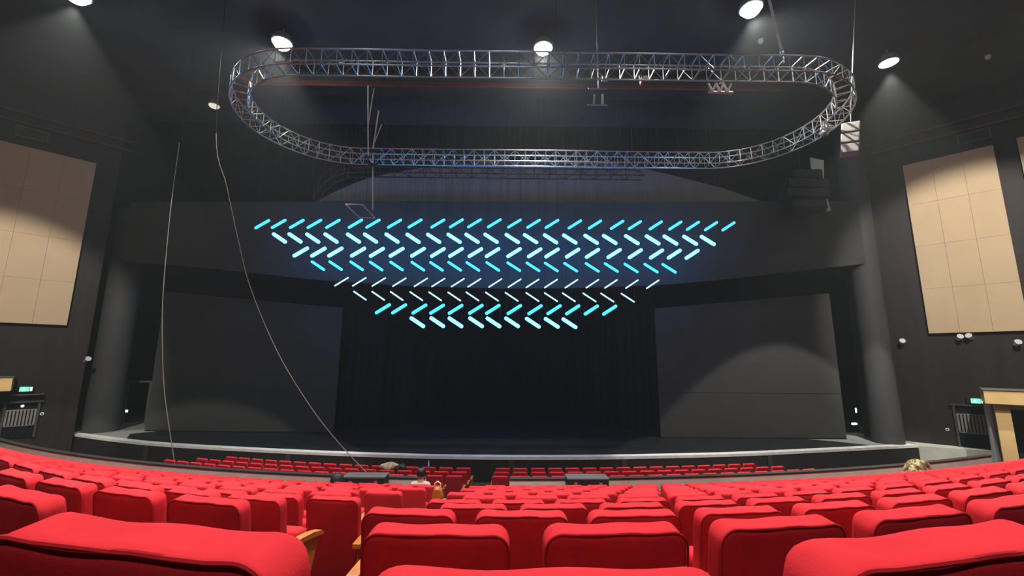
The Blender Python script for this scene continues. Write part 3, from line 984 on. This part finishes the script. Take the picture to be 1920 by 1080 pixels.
# ------------------------------------------------------------------ chevron chandelier of light bars
LED = [
 (1, 'led_mid', 0.058, [(-11.25, 10.84), (-10.49, 10.86), (-9.65, 10.87), (-8.83, 10.88), (-7.97, 10.89), (-6.92, 10.91), (-6.1, 10.92), (-5.09, 10.93), (-4.13, 10.95), (-3.06, 10.96), (-2.19, 10.98), (-1.34, 10.99), (-0.41, 11.0), (0.54, 11.0), (1.44, 11.0), (2.31, 11.0), (3.39, 10.99), (4.34, 10.99), (5.39, 10.99), (6.23, 10.98), (7.22, 10.98), (8.15, 10.98), (8.99, 10.98), (9.85, 10.97), (10.68, 10.97)]),
 (-1, 'led_hot', 0.080, [(-10.39, 10.18), (-9.67, 10.19), (-8.85, 10.19), (-8.0, 10.2), (-6.96, 10.21), (-6.17, 10.22), (-5.17, 10.23), (-4.19, 10.23), (-3.23, 10.24), (-2.28, 10.25), (-1.44, 10.26), (-0.55, 10.27), (0.44, 10.27), (1.3, 10.27), (2.24, 10.27), (3.14, 10.27), (4.14, 10.27), (5.02, 10.27), (6.06, 10.27), (7.04, 10.27), (7.88, 10.27), (8.81, 10.27), (9.64, 10.27)]),
 (1, 'led_hot', 0.078, [(-9.34, 9.52), (-8.53, 9.52), (-7.75, 9.53), (-6.7, 9.54), (-5.83, 9.54), (-4.92, 9.55), (-3.93, 9.56), (-3.01, 9.56), (-2.17, 9.57), (-1.27, 9.57), (-0.47, 9.58), (0.53, 9.59), (1.49, 9.59), (2.3, 9.59), (3.26, 9.59), (4.19, 9.59), (5.2, 9.59), (6.19, 9.59), (7.19, 9.59), (8.02, 9.59), (8.86, 9.59)]),
 (-1, 'led_mid', 0.056, [(-8.5, 8.88), (-7.69, 8.89), (-6.72, 8.89), (-5.83, 8.89), (-4.89, 8.9), (-3.91, 8.9), (-3.05, 8.9), (-2.21, 8.91), (-1.37, 8.91), (-0.45, 8.92), (0.52, 8.92), (1.41, 8.92), (2.26, 8.92), (3.16, 8.92), (4.16, 8.92), (5.05, 8.92), (5.97, 8.91), (6.9, 8.91), (7.74, 8.91)]),
 (1, 'led_thin', 0.034, [(-7.36, 8.14), (-6.55, 8.14), (-5.66, 8.14), (-4.72, 8.14), (-3.74, 8.14), (-2.94, 8.14), (-2.05, 8.14), (-1.29, 8.14), (-0.33, 8.14), (0.56, 8.14), (1.39, 8.14), (2.24, 8.14), (3.18, 8.14), (4.15, 8.15), (5.01, 8.15), (5.98, 8.15), (6.94, 8.15)]),
 (-1, 'led_thin', 0.034, [(-6.48, 7.5), (-5.65, 7.5), (-4.81, 7.5), (-3.92, 7.5), (-3.06, 7.5), (-2.19, 7.5), (-1.36, 7.51), (-0.47, 7.51), (0.43, 7.51), (1.38, 7.51), (2.23, 7.51), (3.05, 7.51), (4.0, 7.51), (4.82, 7.51), (5.76, 7.51)]),
 (1, 'led_mid', 0.069, [(-5.4, 6.91), (-4.67, 6.91), (-3.75, 6.91), (-2.95, 6.91), (-2.11, 6.91), (-1.19, 6.92), (-0.42, 6.92), (0.56, 6.92), (1.5, 6.92), (2.37, 6.93), (3.22, 6.93), (4.07, 6.93), (4.91, 6.93)]),
 (-1, 'led_hot', 0.080, [(-3.82, 6.31), (-2.92, 6.32), (-2.1, 6.32), (-1.17, 6.33), (-0.38, 6.33), (0.46, 6.34), (1.4, 6.33), (2.26, 6.33), (3.06, 6.32)]),
]
LROW = ['top row', 'second row from the top', 'third row from the top', 'fourth row from the top', 'fourth row from the bottom', 'third row from the bottom', 'second row from the bottom', 'bottom row']
DESC = {'led_mid': 'cyan', 'led_hot': 'bright white-cyan thick', 'led_thin': 'thin pale'}
WIRES = MB()
for ri, (sgn, mn, rad, lst) in enumerate(LED):
    dx, dz = 0.30 * (1.0 if rad > .05 else .98), 0.195
    ends = [Vector((-dx, 0, -sgn * dz)), Vector((dx, 0, sgn * dz))]
    d = (ends[1] - ends[0]).normalized()
    # rounded ends
    me = MB().tube([ends[0] - d * rad * .55, ends[0] - d * rad * .2, ends[0] + d * rad * .3, ends[1] - d * rad * .3, ends[1] + d * rad * .2, ends[1] + d * rad * .55],
                   [rad * .45, rad * .85, rad, rad, rad * .85, rad * .45], 12).mesh('light_bar', mn, True)
    for i, (x, z) in enumerate(lst):
        o = link('light_bar', me)
        o.location = (x, 19.3, z)
        side = 'leaning right' if sgn > 0 else 'leaning left'
        tag(o, f'{DESC[mn]} glowing bar, {ordinal(i + 1)} from left in the {LROW[ri]}', 'light bar', 'glowing bars of the hanging light display')
        for e in ends:
            WIRES.tube([Vector((x + e.x, 19.3, z + e.z)), Vector((x + e.x, 19.3, CEIL - 0.04))], 0.0028, 4)
tag(WIRES.build('suspension_wires', 'wire'), 'fine vertical wires the glowing bars hang from', 'wires', None, 'stuff')

# ------------------------------------------------------------------ seats
LEAN = radians(8)
BW, BT, BH = 0.49, 0.092, 0.72
CR = 0.062            # corner radius of the pad outline


def pad_fn(amp):
    hx, hz = BW / 2, BH / 2

    def fn(v):
        x, y, z = v
        # rounded top corners of the outline
        u, w = (abs(x) - (hx - CR)) / CR, (z - (hz - CR)) / CR
        if u > 0 and w > 0:
            u2, w2 = u * sqrt(max(0, 1 - w * w / 2)), w * sqrt(max(0, 1 - u * u / 2))
            x = math.copysign(hx - CR + u2 * CR, x)
            z = hz - CR + w2 * CR
        t = z / BH + 0.5
        e = max(0.0, 1 - (x / hx) ** 2)
        if t > 0.5:
            z -= amp * (0.008 * e - 0.003 * sin(x * 27 + 0.8) * e) * (t - .5) * 2
        if y > 0:
            y += 0.028 * e * (1 - (2 * t - 1) ** 2)
        else:
            y -= 0.006 * e * (1 - (2 * t - 1) ** 4)
        return Vector((x, y, z))
    return fn


# after leaning back, the top front edge of the pad sits at y = 0.05, z = 1.0
_q = Matrix.Rotation(LEAN, 4, 'X') @ Vector((0, BT / 2 - 0.012, BH / 2 - 0.004))
PADM = Matrix.Translation((0, 0.05 - _q.y, 1.0 - _q.z)) @ Matrix.Rotation(LEAN, 4, 'X')


def seat_meshes(n, amp):
    out = {}
    mb = MB().rbox((0, 0, 0), (BW, BT, BH), 0.022, n, pad_fn(amp))
    bmesh.ops.transform(mb.b, matrix=PADM, verts=mb.b.verts[:])
    out['backrest'] = mb.mesh('backrest', 'red', True)
    # welt along the rear edge of the pad
    fn = pad_fn(amp)
    hx, hz = BW / 2, BH / 2
    path = [Vector((-hx + 0.004, -BT / 2 + 0.006, -hz + 0.03))]
    N = 30
    raw = [(-hx, -hz + 0.1)] + [(-hx, -hz + 0.1 + (2 * hz - 0.1 - CR) * k / 6) for k in range(1, 7)] + [(-hx, hz - CR * (1 - k / 5)) for k in range(1, 6)]
    raw += [(-hx + CR * k / 5, hz) for k in range(1, 6)] + [(-hx + CR + (BW - 2 * CR) * k / 10, hz) for k in range(1, 10)]
    right = [(-x, z) for x, z in raw[::-1]]
    pts3 = []
    for x, z in raw + right:
        v = fn(Vector((x * 0.994, -BT / 2 + 0.004, z - 0.002)))
        if not pts3 or (v - pts3[-1]).length > 0.003:
            pts3.append(v)
    mb = MB().tube(pts3, 0.0042, 6)
    bmesh.ops.transform(mb.b, matrix=PADM, verts=mb.b.verts[:])
    out['piping'] = mb.mesh('piping', 'red_pipe', True)
    mb = MB().rbox((0, 0.30, 0.53), (0.46, 0.14, 0.32), 0.045, max(2, n // 2))
    out['cushion'] = mb.mesh('cushion', 'red', True)
    return out


HI = seat_meshes(14, 1.0)
LO = seat_meshes(5, 0.7)


def arm_meshes():
    mb = MB()
    # arm cap: a gently arched board rising to the back
    prof = [(-0.10, 0.655), (0.02, 0.672), (0.16, 0.676), (0.30, 0.668), (0.42, 0.645), (0.445, 0.625), (0.43, 0.61), (0.30, 0.630), (0.16, 0.638), (0.02, 0.634), (-0.10, 0.62)]
    side = [[mb.b.verts.new((sx * 0.034, y, z)) for y, z in prof] for sx in (-1, 1)]
    mb.b.faces.new(side[0])
    mb.b.faces.new(side[1][::-1])
    for k in range(len(prof)):
        j = (k + 1) % len(prof)
        mb.b.faces.new((side[0][k], side[0][j], side[1][j], side[1][k]))
    top = mb.mesh('armrest', 'wood_arm')
    mb = MB()
    prof = [(-0.08, 0.08), (-0.02, 0.63), (0.40, 0.63), (0.36, 0.50), (0.30, 0.30), (0.32, 0.08)]
    side = [[mb.b.verts.new((sx * 0.02, y, z)) for y, z in prof] for sx in (-1, 1)]
    mb.b.faces.new(side[0])
    mb.b.faces.new(side[1][::-1])
    for k in range(len(prof)):
        j = (k + 1) % len(prof)
        mb.b.faces.new((side[0][k], side[0][j], side[1][j], side[1][k]))
    panel = mb.mesh('side_panel', 'wood_arm')
    foot = MB().box((0, 0.12, 0.04), (0.05, 0.44, 0.08), bev=0.01).mesh('foot', 'black_metal')
    return top, panel, foot


ARM, PANEL, FOOT = arm_meshes()
ARMX = 0.2885


def make_seat(loc, rz, label, group, hi, left_arm, right_arm):
    t = empty('theatre_seat', loc, label, 'seat', group, rz)
    S = HI if hi else LO
    b = link('backrest', S['backrest'], t)
    if hi:
        link('piping', S['piping'], b)
    link('cushion', S['cushion'], t)
    for on, sx in ((left_arm, -1), (right_arm, 1)):
        if on:
            for nm, me in (('side_panel', PANEL), ('armrest', ARM), ('foot', FOOT)):
                o = link(nm, me, t)
                o.location = (sx * ARMX, 0, 0)
    return t


CAMR = None


def project(p):
    q = cam_inv @ Vector(p)
    return 960 - F_PX * q.x / q.z, 540 + F_PX * q.y / q.z, -q.z


cam_inv = (Matrix.Translation(cam.location) @ cam.rotation_euler.to_matrix().to_4x4()).inverted()


def arc_points(row, s_list):
    """plan positions and headings at signed arc lengths s along a row curve"""
    d, z, rl, rr, p, xc = row
    out = []
    for s in s_list:
        sg = -1 if s < 0 else 1
        x = 0.0
        rem = abs(s)
        h = 0.02
        while rem > 0:
            st = min(h, rem)
            m = bow_slope(sg * (x + st / 2) - xc, rl, rr)
            x += st / sqrt(1 + m * m)
            rem -= st
        X = sg * x
        out.append((X, bow(X - xc, d, rl, rr), math.atan(bow_slope(X - xc, rl, rr))))
    return out


SEATS = []   # (kind, row, side, index, x, y, zfloor, heading, end_right)
for k, row in enumerate(ROWS):
    d, z, rl, rr, p, xc = row
    odd = k % 2
    right0 = (0.0, -0.28)[1 - odd] if k != 4 else -0.23
    left0 = {1: -1.87, 3: -1.67}.get(k, -1.74) if odd else (-1.48 if k == 2 else -1.35)
    if k == 0:
        for i, (X, Y, a, dz) in enumerate(((-0.295, 0.66, radians(-11.5), 0.037), (0.285, 0.58, 0.0, 0.010), (0.875, 0.66, radians(13), 0.03))):
            SEATS.append(('rear', 0, 'mid', i, X, Y, z - 1.0 + dz, a))
        continue
    for side, s0, sg in (('right', right0, 1), ('left', left0, -1)):
        for i in range(46):
            s = s0 + sg * p * i
            if abs(s) > (24 if k > 3 else {1: 3.6, 2: 5.0, 3: 6.6}[k]) or (k == 1 and s < -2.5) or (k == 2 and s < -3.8) or (k == 3 and s < -5.6):
                break
            (X, Y, a), = arc_points(row, [s])
            if X < -17.5 and k > 9:
                break
            SEATS.append(('rear', k, side, i, X, Y, z - 1.0, a))
for k, row in enumerate(FRONT):
    d, z, rl, rr, p, xc = row
    n = (18, 17, 16)[k]
    for side, s0, sg in (('right', 0.06 + [0.0, .03, .07][k], 1), ('left', -1.22 - [.10, .04, 0][k], -1)):
        for i in range(n):
            (X, Y, a), = arc_points(row, [s0 + sg * p * i])
            SEATS.append(('front', k, side, i, X, Y, z - 1.0, a))

# seats that show least are merged into one distant mass
FAR_RUNS = {
    ('front', 0, 'left'): [(2, 6)],
    ('front', 0, 'right'): [(1, 17)],
    ('rear', 1, 'left'): [(1, 1)],
    ('rear', 1, 'right'): [(5, 5)],
    ('rear', 2, 'right'): [(8, 8)],
    ('rear', 3, 'right'): [(10, 11)],
    ('rear', 4, 'left'): [(10, 21)],
    ('rear', 4, 'right'): [(13, 14)],
    ('rear', 5, 'left'): [(10, 17)],
    ('rear', 5, 'right'): [(15, 17)],
    ('rear', 6, 'left'): [(13, 19)],
    ('rear', 6, 'right'): [(18, 20)],
    ('rear', 7, 'left'): [(12, 21)],
    ('rear', 7, 'right'): [(16, 22)],
    ('rear', 8, 'left'): [(13, 24)],
    ('rear', 8, 'right'): [(15, 25)],
    ('rear', 9, 'left'): [(10, 25)],
    ('rear', 9, 'right'): [(12, 26)],
    ('rear', 10, 'left'): [(8, 28)],
    ('rear', 10, 'right'): [(10, 29)],
    ('rear', 11, 'left'): [(3, 28)],
    ('rear', 11, 'right'): [(0, 2), (6, 6), (8, 30)],
}
FAR = {(*key, i) for key, runs in FAR_RUNS.items() for a, b in runs for i in range(a, b + 1)}
ROWNAME = ['nearest row', 'second row from the camera', 'third row from the camera', 'fourth row from the camera', 'fifth row from the camera',
           'sixth row from the camera', 'seventh row from the camera', 'eighth row from the camera', 'ninth row from the camera',
           'tenth row from the camera', 'next-to-last rear-block row', 'last rear-block row before the low wall']
FROWNAME = ['front block row behind the low wall', 'middle row of the front block', 'first row below the stage']

vis = []
for q in SEATS:
    kind, k, side, i, X, Y, zf, a = q
    px, py, dep = project((X, Y, zf + 1.0))
    w = BW * F_PX / max(dep, .05) * cos(a)
    if dep < 0.2 or px + w < -30 or px - w > 1950 or py > 1200:
        continue
    vis.append((w, px, py, q))
#RANK#
vis.sort(key=lambda v: (-v[0]))
NEAR = [v for v in vis if (v[3][0], v[3][1], v[3][2], v[3][3]) not in FAR]
mass = MB()
for w, px, py, q in vis:
    kind, k, side, i, X, Y, zf, a = q
    if (kind, k, side, i) in FAR:
        mb0 = mass
        R4 = Matrix.Translation((X, Y, zf)) @ Matrix.Rotation(a, 4, 'Z')
        n0 = len(mass.b.verts)
        t_ = bmesh.new()
        for key in ('backrest', 'cushion'):
            t_.from_mesh(LO[key])
        bmesh.ops.transform(t_, matrix=R4, verts=t_.verts[:])
        me_ = bpy.data.meshes.new('tmp')
        t_.to_mesh(me_)
        t_.free()
        mass.b.from_mesh(me_)
        bpy.data.meshes.remove(me_)
        continue
    if kind == 'rear':
        if k == 0:
            lab = ('big tilted red theatre seat back in the bottom left foreground', 'wide red theatre seat top at the middle of the bottom edge',
                   'big red theatre seat top in the bottom right corner')[i]
        else:
            lab = f'red theatre seat, {ordinal(i + 1)} {side} of the aisle, {ROWNAME[k]}'
        grp = 'red theatre seats of the rear block'
        right_arm = (side == 'left' and i == 0 and k > 0)
        z = zf
    else:
        lab = f'red theatre seat, {ordinal(i + 1)} {side} of the aisle, {FROWNAME[k]}'
        grp = 'red theatre seats of the front block'
        right_arm = (side == 'left' and i == 0)
    make_seat((X, Y, zf), a, lab, grp, kind == 'rear' and k < 5, True, right_arm)
if FAR:
    o = mass.build('theatre_seats', 'red', None, True)
    tag(o, 'mass of remaining red theatre seats, mostly hidden behind the other rows and far to the sides', 'seats', None, 'stuff')
print('SEATS', len(vis), 'near', len(NEAR))

# wooden end post with a loop top on the aisle
X, Y, a = arc_points(ROWS[6], [-0.28 - 0.35])[0]
t = empty('aisle_end_post', (X - 0.02, Y + 0.0, ROWS[6][1] - 1.0), 'bright wooden end post with a loop top standing at the aisle', 'end post')
mb = MB()
f = [(-0.055, 0.0), (0.055, 0.0), (0.062, 0.95), (0.05, 1.02), (0.03, 1.04), (-0.03, 1.04), (-0.05, 1.02), (-0.062, 0.95)]
va = [mb.b.verts.new((x, -0.02, z)) for x, z in f]
vb = [mb.b.verts.new((x, 0.12, z)) for x, z in f]
mb.b.faces.new(va)
mb.b.faces.new(vb[::-1])
for k in range(len(f)):
    j = (k + 1) % len(f)
    mb.b.faces.new((va[k], va[j], vb[j], vb[k]))
mb.build('board', 'wood_arm', t)
MB().tube([(-0.035, 0.04, 1.03), (-0.035, 0.04, 1.10), (0, 0.04, 1.125), (0.035, 0.04, 1.10), (0.035, 0.04, 1.03)], 0.012, 8).build('loop', 'tan2', t, True)

# black equipment cases behind the low wall
for (x, y, w_, d_, h_, lab) in ((-3.2, 11.16, 1.02, 0.44, 0.93, 'black equipment case left of the aisle against the low wall'), (2.22, 11.11, 1.0, 0.44, 0.93, 'black equipment case right of the aisle against the low wall')):
    t = empty('equipment_case', (x, y, ROWS[11][1] - 1.0), lab, 'case', 'black equipment cases')
    MB().box((0, 0, h_ / 2), (w_, d_, h_), bev=0.02).build('body', 'spk_black', t)
    MB().box((0, 0, h_ + 0.02), (w_ + 0.02, d_ + 0.02, 0.04), bev=0.01).build('lid', 'vent', t)
    for sx in (-0.3, 0.3):
        MB().box((sx * w_, -d_ / 2 - 0.01, h_ - 0.1), (0.08, 0.02, 0.1), bev=0.004).build('latch', 'lamp_body', t)

# round black bag on a seat of the last rear row
t = empty('black_bag', (-3.75, 10.75, ROWS[11][1] - 1.0 + 0.62), 'rounded black bag showing above the seats left of the equipment case', 'bag')
MB().lathe([(0.02, 0.0), (0.14, 0.02), (0.16, 0.12), (0.155, 0.34), (0.13, 0.43), (0.07, 0.475), (0.01, 0.485)], n=18).build('body', 'bag', t, True)
MB().tube([(-0.06, 0, 0.46), (-0.05, 0, 0.52), (0.05, 0, 0.52), (0.06, 0, 0.46)], 0.012, 6).build('handle', 'bag', t, True)


# ------------------------------------------------------------------ coats left on seats
def heap(name, loc, size, m, label, cat, seed, rz=0.0):
    r2 = random.Random(seed)
    mb = MB()
    sx, sy, sz = size
    n, k = 26, 12
    ph = [r2.uniform(0, 6.28) for _ in range(6)]
    rings = []
    for j in range(k + 1):
        v = j / k
        ring = []
        for i in range(n):
            a = 2 * pi * i / n
            rr = (1 - v ** 2.2) ** 0.5 if v < 1 else 0.0
            fold = 1 + 0.16 * sin(3 * a + ph[0] + 2 * v) + 0.10 * sin(7 * a + ph[1] - 3 * v) + 0.06 * sin(11 * a + ph[2])
            zz = sz * v * (1 + 0.12 * sin(2 * a + ph[3])) + sz * 0.08 * sin(5 * a + ph[4]) * (1 - v)
            ring.append(mb.b.verts.new((sx / 2 * max(rr, 0.02) * fold * cos(a), sy / 2 * max(rr, 0.02) * fold * sin(a), zz)))
        rings.append(ring)
    for a_, b_ in zip(rings, rings[1:]):
        for i in range(n):
            mb.b.faces.new((a_[i], a_[(i + 1) % n], b_[(i + 1) % n], b_[i]))
    mb.b.faces.new(rings[0][::-1])
    mb.b.faces.new(rings[-1])
    o = mb.build(name, m, None, True)
    o.location = loc
    o.rotation_euler.z = rz
    return tag(o, label, cat)


jx, jy, ja = arc_points(ROWS[11], [11.1])[0]
heap('jacket', (jx - 0.02, jy + 0.02, ROWS[11][1] - 0.10), (0.85, 0.42, 0.36), 'camo', 'crumpled camouflage jacket draped over seats by the low wall on the right', 'jacket', 3, ja)
heap('coat', (-3.75, 15.62, 0.955), (0.82, 0.34, 0.17), 'beige', 'crumpled beige coat draped over the first row below the stage', 'coat', 8, -0.1)
heap('scarf', (-3.36, 15.52, 0.965), (0.36, 0.32, 0.13), 'bag', 'small dark cloth beside the beige coat on the first row', 'cloth', 5, 0.3)
t = empty('water_bottle', (-2.42, 15.50, 1.0), 'small pale blue bottle standing on a seat top below the stage', 'bottle')
MB().lathe([(0.03, 0.0), (0.032, 0.02), (0.032, 0.13), (0.014, 0.17), (0.014, 0.185)], n=14).build('body', 'bottle', t, True)
MB().lathe([(0.017, 0.185), (0.017, 0.21), (0.01, 0.212)], n=12).build('cap', 'white_paint', t, True)

# ------------------------------------------------------------------ person in the last rear row by the aisle


def skin_mesh(name, verts, edges, radii, root, m, parent=None, sub=2):
    me = bpy.data.meshes.new(name)
    me.from_pydata(verts, edges, [])
    o = link(name, me, parent)
    sk = o.modifiers.new('skin', 'SKIN')
    sk.use_smooth_shade = True
    lay = me.skin_vertices[0].data if me.skin_vertices else None
    if lay is None:
        bm = bmesh.new()
        bm.from_mesh(me)
        bm.verts.layers.skin.verify()
        bm.to_mesh(me)
        bm.free()
        lay = me.skin_vertices[0].data
    for i, r in enumerate(radii):
        lay[i].radius = (r, r) if not isinstance(r, tuple) else r
        lay[i].use_root = (i == root)
    ss = o.modifiers.new('sub', 'SUBSURF')
    ss.levels = ss.render_levels = sub
    me.materials.append(M[m])
    return o


px_, py_, pa_ = arc_points(ROWS[11], [-1.72])[0]
pz = ROWS[11][1] - 1.0
per = empty('person', (px_, py_ + 0.24, pz), 'person with black hair and white hooded top, seated by the aisle facing the stage', 'person', None, pa_)
V = [(0, 0, 0.50), (0, 0.01, 0.66), (0, 0.0, 0.84), (0, -0.01, 0.96), (0, 0.01, 1.03), (0, 0.025, 1.12), (0, 0.03, 1.20),
     (-0.17, 0.0, 0.93), (-0.23, 0.05, 0.72), (-0.16, 0.28, 0.64), (-0.12, 0.36, 0.63),
     (0.17, 0.0, 0.93), (0.23, 0.05, 0.72), (0.16, 0.28, 0.64), (0.12, 0.36, 0.63),
     (-0.10, 0.06, 0.50), (-0.12, 0.44, 0.50), (-0.12, 0.47, 0.10), (-0.12, 0.60, 0.05),
     (0.10, 0.06, 0.50), (0.12, 0.44, 0.50), (0.12, 0.47, 0.10), (0.12, 0.60, 0.05)]
E_ = [(0, 1), (1, 2), (2, 3), (3, 4), (4, 5), (5, 6), (3, 7), (7, 8), (8, 9), (9, 10), (3, 11), (11, 12), (12, 13), (13, 14), (0, 15), (15, 16), (16, 17), (17, 18), (0, 19), (19, 20), (20, 21), (21, 22)]
Rr = [0.13, 0.12, 0.13, 0.09, 0.055, (0.075, 0.095), (0.07, 0.085), 0.055, 0.045, 0.038, 0.035, 0.055, 0.045, 0.038, 0.035, 0.085, 0.065, 0.05, 0.04, 0.085, 0.065, 0.05, 0.04]
skin_mesh('body', V, E_, Rr, 0, 'skin', per)
V2 = [v for v in V[:4]] + [V[7], V[8], (-0.17, 0.25, 0.645), V[11], V[12], (0.17, 0.25, 0.645), (0, -0.075, 1.0)]
skin_mesh('hoodie', V2, [(0, 1), (1, 2), (2, 3), (3, 4), (4, 5), (5, 6), (3, 7), (7, 8), (8, 9), (3, 10)], [0.155, 0.15, 0.16, 0.115, 0.075, 0.065, 0.05, 0.075, 0.065, 0.05, (0.11, 0.07)], 0, 'hoodie', per)
skin_mesh('trousers', [V[0], V[15], V[16], (-0.12, 0.47, 0.16), V[19], V[20], (0.12, 0.47, 0.16)], [(0, 1), (1, 2), (2, 3), (0, 4), (4, 5), (5, 6)], [0.15, 0.10, 0.08, 0.065, 0.10, 0.08, 0.065], 0, 'trousers', per)
mb = MB().lathe([(0.03, 0.125), (0.075, 0.112), (0.103, 0.07), (0.110, 0.02), (0.102, -0.02), (0.09, -0.05), (0.08, -0.055)], n=20)
for v in mb.b.verts:
    if v.co.y > 0.02 and v.co.z < 0.05:
        v.co.y = 0.02 + (v.co.y - 0.02) * 0.55
    v.co.y *= 1.08
    v.co += Vector((0, 0.012, 1.175))
mb.build('hair', 'hair', per, True)
